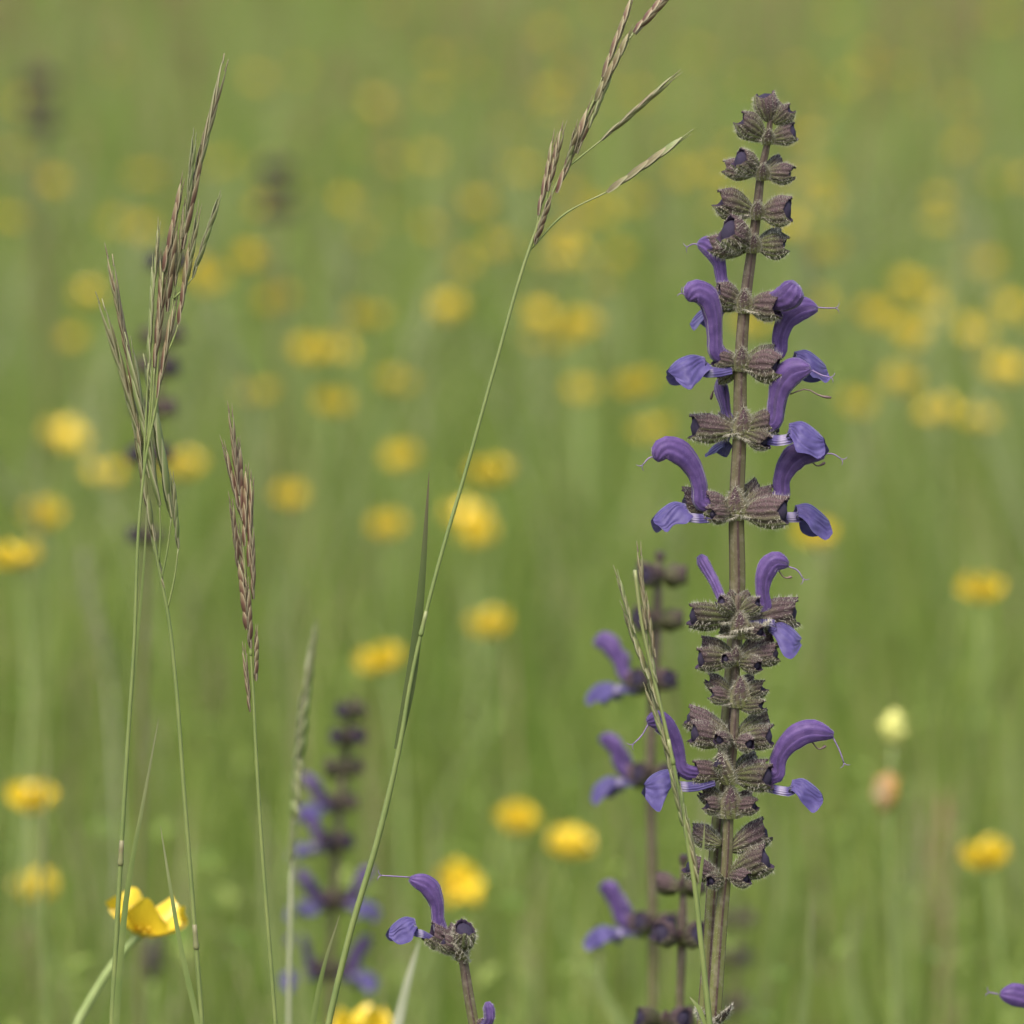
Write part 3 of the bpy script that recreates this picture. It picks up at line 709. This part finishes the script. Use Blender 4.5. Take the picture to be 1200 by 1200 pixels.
# ------------------------------------------------------------------ small lone sage head low in the picture
S3 = Sage('lone violet sage flower with one dark bud on a short downy stem', [(541,1112),(545,1138),(550,1170),(556,1204)], [5,5.4,5.8,6], Y=Y0-.006, foot_dx=.012)
S3.flower((538,1112),(496,1090),-3,[(516,1098),(512,1078),(510,1058),(500,1040),(480,1030)],20,[(512,1102),(496,1090),(484,1086),(472,1076),(462,1068),(458,1080)],28,[(480,1028),(464,1027),(447,1026)],wide=.85)
S3.calyx(540,1116,548,1084,-5,1.15,True); S3.calyx(538,1112,524,1084,4,.95,False); S3.calyx(540,1118,512,1100,-5,.8,False); S3.bract(541,1128,556,1100,2); S3.bract(541,1128,520,1108,-5)
S3.flower((556,1204),(570,1198),-2,[(562,1204),(572,1196),(573,1186),(571,1174)],13,None,0,None,thick=.9,wtab=[(0,.6),(.5,1),(.85,1),(1,.4)])
# the flower that enters at the edge
S4 = Sage('sage spike mostly out of view with a single violet hood reaching in', [(1262,1150),(1262,1230)], [6,6.5], Y=Y0+.06, fine=False)
S4.flower((1262,1200),(1216,1190),-2,[(1234,1198),(1214,1180),(1196,1170),(1172,1165)],24,[(1230,1204),(1215,1206),(1196,1204),(1186,1212),(1186,1226)],30,[(1170,1165),(1160,1163)],wide=.9)
S4.whorl(1262,1160,1.0,(0,0))

# ------------------------------------------------------------------ blurred sages behind
def far_sage(label, stem, nodes, k, r0, group=None):
    q = Sage(label, stem, [r0*.45]+[r0]*(len(stem)-1), Y=Y0*k, fine=False, group=group, foot_dx=random.uniform(-.01, .01))
    for nx, ny, size, fl, fr in nodes: q.whorl(nx, ny, size, (fl, fr))
    q.calyx(stem[0][0], stem[0][1]+8, stem[0][0]+3, stem[0][1]-16*nodes[0][2], 0, .9)
    return q
far_sage('blurred violet sage spike between the pale grass and the leaning brome stalk',
         [(412,822),(405,880),(398,960),(392,1040),(388,1120),(384,1210)],
         [(411,836,.40,0,0),(407,866,.5,0,0),(403,902,.56,0,0),(399,942,.46,1,0),(396,988,.46,1,0),(392,1056,.47,1,1),(387,1138,.5,1,1)], 1.36, 5)
far_sage('blurred sage with dark buds on top, close behind the tall sage and brome',
         [(772,655),(770,720),(766,800),(762,900),(764,1000),(765,1100),(765,1210)],
         [(775,676,.72,0,0),(770,728,.75,0,0),(766,800,.68,1,0),(764,910,.62,1,0),(766,1085,.66,1,0)], 1.19, 6)
far_sage('thin dark sage stem with few withered calyces behind the two sage spikes',
         [(800,1010),(800,1080),(798,1140),(796,1210)], [(798,1040,.7,0,0),(797,1100,.75,0,0),(780,1196,.8,0,0)], 1.10, 5)
far_sage('dark budded sage spike hidden behind the purple brome panicle', [(198,290),(190,400),(180,520),(172,640),(168,800),(165,960)],
         [(196,310,.6,0,0),(190,396,.62,0,0),(184,432,.62,0,0),(180,480,.64,0,0),(174,535,.66,0,0),(170,630,.5,0,0)], 1.42, 3.6)
far_sage('distant dark sage spike far out in the meadow near the field top', [(46,85),(47,130),(48,200),(50,330)], [(46,95,.5,0,0),(47,125,.5,0,0),(47,150,.5,0,0)], 2.6, 3)
far_sage('distant dark sage spike far out behind the yellow flowers', [(324,190),(325,230),(326,300),(327,420)], [(324,200,.45,0,0),(325,225,.48,0,0),(325,250,.5,0,0)], 2.5, 3)
far_sage('low grey-green sage top just behind the tall spike\'s foot', [(866,1060),(862,1120),(856,1210)], [(864,1080,.5,0,0),(860,1125,.52,0,0),(856,1180,.55,0,0)], 1.6, 3)

# ------------------------------------------------------------------ brome grasses
def spikelet(t, foot, b, e, Y, width=8.5, green=.3, dyt=0.0, awn=16):
    """one lance-shaped spikelet of overlapping husks, base pixel b to tip pixel e"""
    B, E = V(b[0], b[1], Y), V(e[0], e[1], Y+dyt*.001); ax = E-B; L = ax.length; ax.normalize()
    side = ax.cross(Vector((0, -1, 0))).normalized(); ny = ax.cross(side)
    rot = random.uniform(-.7, .7); s1 = side*math.cos(rot)+ny*math.sin(rot); s2 = ax.cross(s1)
    mb = MB(); n = 7; hw = width*PX*.5*(Y/Y0)
    for i in range(n):
        sg = 1 if i % 2 else -1; t0 = .11*i; Ln = L*(.40 if i < 6 else .34)
        if i == 0: t0 = 0; Ln = L*.3
        p0 = B+ax*(L*t0); dirn = (ax+s1*sg*random.uniform(.02, .055)).normalized()
        rows = []; ats = []; gr = max(0, min(1, green+random.uniform(-.14, .14)))
        for r in range(6):
            u = r/5; wd = hw*.92*math.sin(math.pi*(.10+.86*u)**.8)
            c = p0+dirn*(Ln*u)+s1*sg*hw*(.26*math.sin(math.pi*u*.75))
            row = []; ar = []
            for v in (-1, -.5, 0, .5, 1):
                a = v*1.35; row.append(c+s2*wd*math.sin(a)+s1*sg*wd*(math.cos(a)-.55)*.8); ar.append(((v+1)/2, u*.75+.25*t0, gr))
            rows.append(row); ats.append(ar)
        mb.grid(rows, ats)
        tip = p0+dirn*Ln; d = (dirn+s1*sg*random.uniform(0, .05)).normalized()
        tube(mb, [tip-dirn*Ln*.06, tip+d*L*.06, tip+d*(awn*PX*random.uniform(.5, 1.1))], [.00022, .00014, .00005], 4, w=gr, cap=False)
    tube(mb, [B, B+ax*L*.45, B+ax*L*.8], [hw*.35, hw*.5, hw*.15], 6, w=green, cap=False)
    return mb.build('spikelet', M['spikelet'], t, foot)
def brome(label, culm, rad, spk, Y=Y0, width=8.5, green=.3, mat='culm', branches=(), leaves=(), group=None, foot_dx=0.0, name='brome_grass', axis_attach=True):
    pts = [V(x, y, Y) for x, y in culm]; foot = Vector((pts[0].x+foot_dx, Y, 0))
    t = thing(name, foot, label, 'grass', group)
    P = spline([foot]+pts, 5*len(pts)+5); n = len(P); r = [q*PX*(Y/Y0) for q in rad]
    mb = MB(); tube(mb, P, [lerpl([(i/(len(r)-1), q) for i, q in enumerate(r)], i/(n-1)) for i in range(n)], 8)
    # a swollen joint part-way up, with the top of the leaf sheath above it
    zj = .29+.13*((len(label)*37 % 17)/17)
    jn = min(range(n), key=lambda i, zj=zj: abs(P[i].z-zj)); a = (P[min(jn+1, n-1)]-P[jn-1]).normalized()
    rj = lerpl([(i/(len(r)-1), q) for i, q in enumerate(r)], jn/(n-1))
    jb = MB(); tube(jb, [P[jn]+a*z*.001 for z in (-1.2, -.6, 0, .6, 1.4, 3.5, 6)], [rj*k for k in (1.02, 1.3, 1.36, 1.22, 1.1, 1.08, 1.02)], 8); jb.build('stem_node', M['culm_brown' if len(label) % 2 else 'culm'], t, foot)
    stalk = mb.build('culm', M[mat], t, foot)
    for s in spk:
        b, e = s[0], s[1]; dy = random.uniform(-8, 8)
        w_ = s[2] if len(s) > 2 else width; g_ = s[3] if len(s) > 3 else green
        spikelet(t, foot, b, e, Y, w_*random.uniform(1.02, 1.3), g_, dy*.4)
    for br in branches:
        mb = MB(); q = spline([V(x, y, Y) for x, y in br], 10); tube(mb, q, [.00030]*6+[.00022]*4, 5); mb.build('branch', M[mat], t, foot)
    for path, wd, *lm in leaves:
        mb = MB(); blade(mb, [V(x, y, Y) for x, y in path], wd*PX, Vector((1, .35, 0)), seg=12); mb.build('leaf', M[lm[0] if lm else 'leaf'], t, foot)
    return t
brome('tall brome with purplish upright panicle on a straight thin stalk',
      [(131,1200),(139,1050),(149,880),(157,760),(164,600),(172,530),(182,480),(193,420),(203,350),(213,280),(226,220)], [3.6,3.2,2.8,2.4,2.0,1.7,1.5,1.4,1.2,1.0,.8],
      [((227,222),(264,72),9,.35),((214,292),(238,168),9,.15),((218,262),(228,158),7,.6),((191,318),(213,215),8.5,.15),((226,325),(257,232),9,.55),((180,340),(186,268),7,.5),((183,385),(197,290),7,.5),
       ((181,430),(192,325),10,.1),((184,466),(206,350),10,.15),((209,380),(222,290),8,.15),((174,425),(180,312),8,.7),((205,335),(218,240),9,.3),((196,365),(206,265),8,.2),((216,345),(232,250),7,.4),((185,400),(190,300),8,.3)],
      branches=[[(174,520),(180,490),(184,466)],[(172,530),(178,480),(181,430)],[(193,420),(203,398),(209,380)],[(168,560),(171,490),(174,425)],[(203,350),(216,338),(226,325)],[(182,480),(187,390),(191,318)],[(172,530),(179,420),(180,340)],[(213,280),(221,246),(227,222)]],
      leaves=[([(150,860),(160,760),(170,640),(172,590)],3.5)])
brome('brome with a panicle arching away to one side, beside the tall purplish one',
      [(237,1204),(226,1060),(215,920),(205,790),(196,715),(189,680),(180,630),(172,560),(163,500),(150,440)], [3.0,2.8,2.6,2.4,2.2,2,1.7,1.4,1.2,.8],
      [((167,520),(118,352),9.5,.45),((160,470),(128,300),9,.2),((150,420),(130,322),8,.3),((187,592),(150,400),12,.75),((201,606),(172,425),12,.7),((181,634),(160,512),9,.4),((209,642),(202,560),8,.5),((175,560),(142,430),11,.65),((192,690),(178,625),7,.5),((168,585),(162,500),7,.4),((195,560),(176,470),8,.7)],
      branches=[[(189,680),(196,645),(201,606)],[(196,715),(204,680),(209,642)],[(186,660),(188,625),(187,592)]], Y=Y0+.012)
brome('short brome with one narrow reddish-brown closed panicle', [(323,1204),(315,1100),(306,980),(300,880),(296,800),(291,720),(285,640),(280,580)], [2.6,2.6,2.4,2.2,1.8,1.5,1.2,.8],
      [((280,580),(270,482),8,.1),((283,606),(263,524),7,.1),((284,610),(280,520),9,.05),((286,640),(289,552),8,.1),((280,668),(271,588),8,.05),((291,664),(295,562),7,.15),((289,738),(281,660),9,.02),((297,702),(295,612),8,.05),((294,760),(290,686),9,.02),((300,798),(301,742),7,.2),((293,834),(286,762),7,.1),((289,690),(279,620),9,.05)],
      Y=Y0+.01, mat='culm')
brome('leaning brome with spread spikelets and one erect pointed leaf', [(384,1204),(410,1095),(445,975),(470,865),(481,800),(500,715),(520,640),(545,555),(580,430),(620,293),(636,250),(660,200),(690,130),(722,70),(744,36)],
      [3.9,3.9,3.7,3.5,2.8,2.4,2.3,2.2,2.1,2.0,1.8,1.6,1.4,1.2,1.0],
      [((743,38),(786,-12),12,.05),((744,40),(800,-22),9,.1),((706,90),(741,-2),8.5,.2),((652,226),(690,128),11,.1),((676,180),(712,82),10,.3),((697,118),(738,40),10,.4),((705,164),(790,90),9.5,.35),((711,225),(800,162),9.5,.45),((631,252),(649,166),9,.15),((642,224),(659,152),9,.2),((627,286),(645,232),9,.1),((662,205),(676,150),8,.4),((690,150),(716,86),8,.6)],
      branches=[[(660,200),(680,184),(705,164)],[(622,292),(660,252),(711,225)],[(690,130),(700,108),(706,90)],[(620,293),(628,270),(631,252)],[(636,250),(640,236),(642,224)]],
      leaves=[([(466,878),(482,796),(494,690),(503,552)],15,'dark_leaf')], mat='culm')
brome('drooping straw-green brome panicle leaning across the shorter sage spike', [(832,1204),(822,1110),(813,1030),(801,960),(790,900),(777,840),(764,785),(752,730),(744,668)], [3.8,3.6,3.2,2.8,2.4,2.2,2.0,2.0,2.2],
      [((757,738),(749,645),8,.35),((744,742),(724,676),8,.5),((760,796),(732,716),9,.55),((776,836),(748,760),9,.45),((784,884),(758,806),9,.5),((793,932),(776,850),10,.6),((800,968),(786,900),9,.6),((818,1034),(804,955),9,.5),((770,800),(752,730),8,.5),((806,985),(796,920),8,.65),((768,770),(757,700),7,.3)],
      Y=Y0-.03, green=.5, leaves=[([(822,1110),(818,1060),(824,1000),(826,960)],5),([(828,1204),(818,1180),(808,1168)],6)])
brome('pale bleached grass spike, blurred, beside the blurred violet sage', [(338,1204),(340,1080),(344,960),(350,880),(358,800),(368,735)], [2.2,2.2,2.2,2,1.8,1],
      [((346,930),(354,850),17,1),((350,900),(358,810),17,1),((354,860),(364,770),15,1),((360,810),(371,730),9,1),((345,960),(350,880),17,1),((342,990),(346,915),10,1),((356,830),(366,748),10,1),((341,1020),(344,950),9,1)], Y=Y0*1.14, mat='pale', green=1.0)
brome('ghostly pale seed head drooping far behind the brome stalks', [(140,1000),(135,900),(126,790),(112,720),(98,645)], [2,2,2,2,1],
      [((124,780),(108,700),18,1),((112,730),(96,640),18,1),((118,760),(100,670),16,1),((126,800),(118,730),16,1)], Y=Y0*1.75, mat='pale', green=1.0)
# single grass leaves standing on their own
def leaf(label, path, wd, Y=Y0, mat='leaf'):
    pts = [V(x, y, Y) for x, y in path]; foot = Vector((pts[0].x, Y, 0)); mb = MB()
    blade(mb, [foot]+pts, wd*PX*Y/Y0, Vector((1, .3, 0)), seg=18)
    o = mb.build('grass_leaf', M[mat], None, foot); o.location = foot; o['label'] = label; o['category'] = 'grass leaf'
leaf('slender pale leaf tip crossing the sharp buttercup from the straight brome stalk side', [(136,1204),(150,1040),(168,940),(186,842)], 8, Y0-.02)
leaf('slender leaf tip passing in front of the sharp buttercup\'s right petal', [(233,1204),(212,1110),(198,1030),(188,968)], 7, Y0-.02)
leaf('short green leaf tip between blurred sage spike and leaning brome stalk', [(366,1204),(378,1140),(398,1072)], 8, Y0+.01)
leaf('blurred pale leaf slanting up behind the lone sage flower', [(466,1204),(478,1150),(494,1095)], 14, Y0*1.12, 'pale')
for i in range(26):
    px = random.uniform(0, 1200); py = random.uniform(860, 1120); k = random.uniform(1.25, 1.9)
    leaf('blurred green grass leaf standing up out of the meadow behind', [(px+random.uniform(-30, 30), 1210), (px+random.uniform(-10, 10), (py+1210)/2), (px, py)], random.uniform(12, 22), Y0*k)
    bpy.context.scene.collection.objects[-1]['group'] = 'blurred upright leaves behind'

# ------------------------------------------------------------------ other small plants
def stalked_head(name, label, cat, pxs, Y, r, head, hr, mat, smat='bstem'):
    pts = [V(x, y, Y) for x, y in pxs]; foot = Vector((pts[0].x, Y, 0)); t = thing(name, foot, label, cat)
    mb = MB(); tube(mb, spline([foot]+pts, 14), [r*PX*Y/Y0]*14, 7); mb.build('stem', M[smat], t, foot)
    for (a, b, wpx, mt, nm) in head:
        A, B = V(*a, Y), V(*b, Y); mb = MB(); rg = random.Random(len(nm)+int(wpx)); ax = B-A
        n = int(hr)
        tube(mb, [A+ax*(i/7) for i in range(8)], [wpx*PX*.40*Y/Y0*math.sin(math.pi*(.1+.85*i/7)) for i in range(8)], 10)
        for _ in range(n):
            u = rg.random(); c = A+ax*u; th = rg.random()*6.28; d = Vector((math.cos(th), math.sin(th), rg.uniform(.1, .7))).normalized()
            rr = wpx*PX*.5*Y/Y0*math.sin(math.pi*(.1+.85*u)); tube(mb, [c+d*rr*.3, c+d*rr*.8, c+d*rr*1.15], [rr*.10, rr*.24, rr*.04], 5, cap=False)
        mb.build(nm, M[mt], t, foot)
    return t
stalked_head('ribwort_plantain', 'dark blurred plantain head hanging right under the sharp buttercup', 'plant', [(176,1204),(178,1150)], Y0*1.55, 2.5, [((178,1150),(180,1095),26,'plantain','seed_head')], 60, 'plantain')
stalked_head('fading_buttercup', 'spent flower with pale yellow bud above drooping orange petals on a stalk', 'flower', [(1050,1204),(1046,1080),(1042,970),(1046,870)], Y0*1.45, 2,
             [((1046,872),(1048,832),32,'budyel','bud'),((1036,950),(1042,905),34,'fade','withered_petals')], 30, 'fade')
stalked_head('dock_plant', 'brown blurred dock spike in the grass beside the spent flower', 'plant', [(1092,1204),(1098,1100)], Y0*1.9, 3, [((1096,1110),(1108,930),26,'dock','seed_head')], 90, 'dock', 'dock')
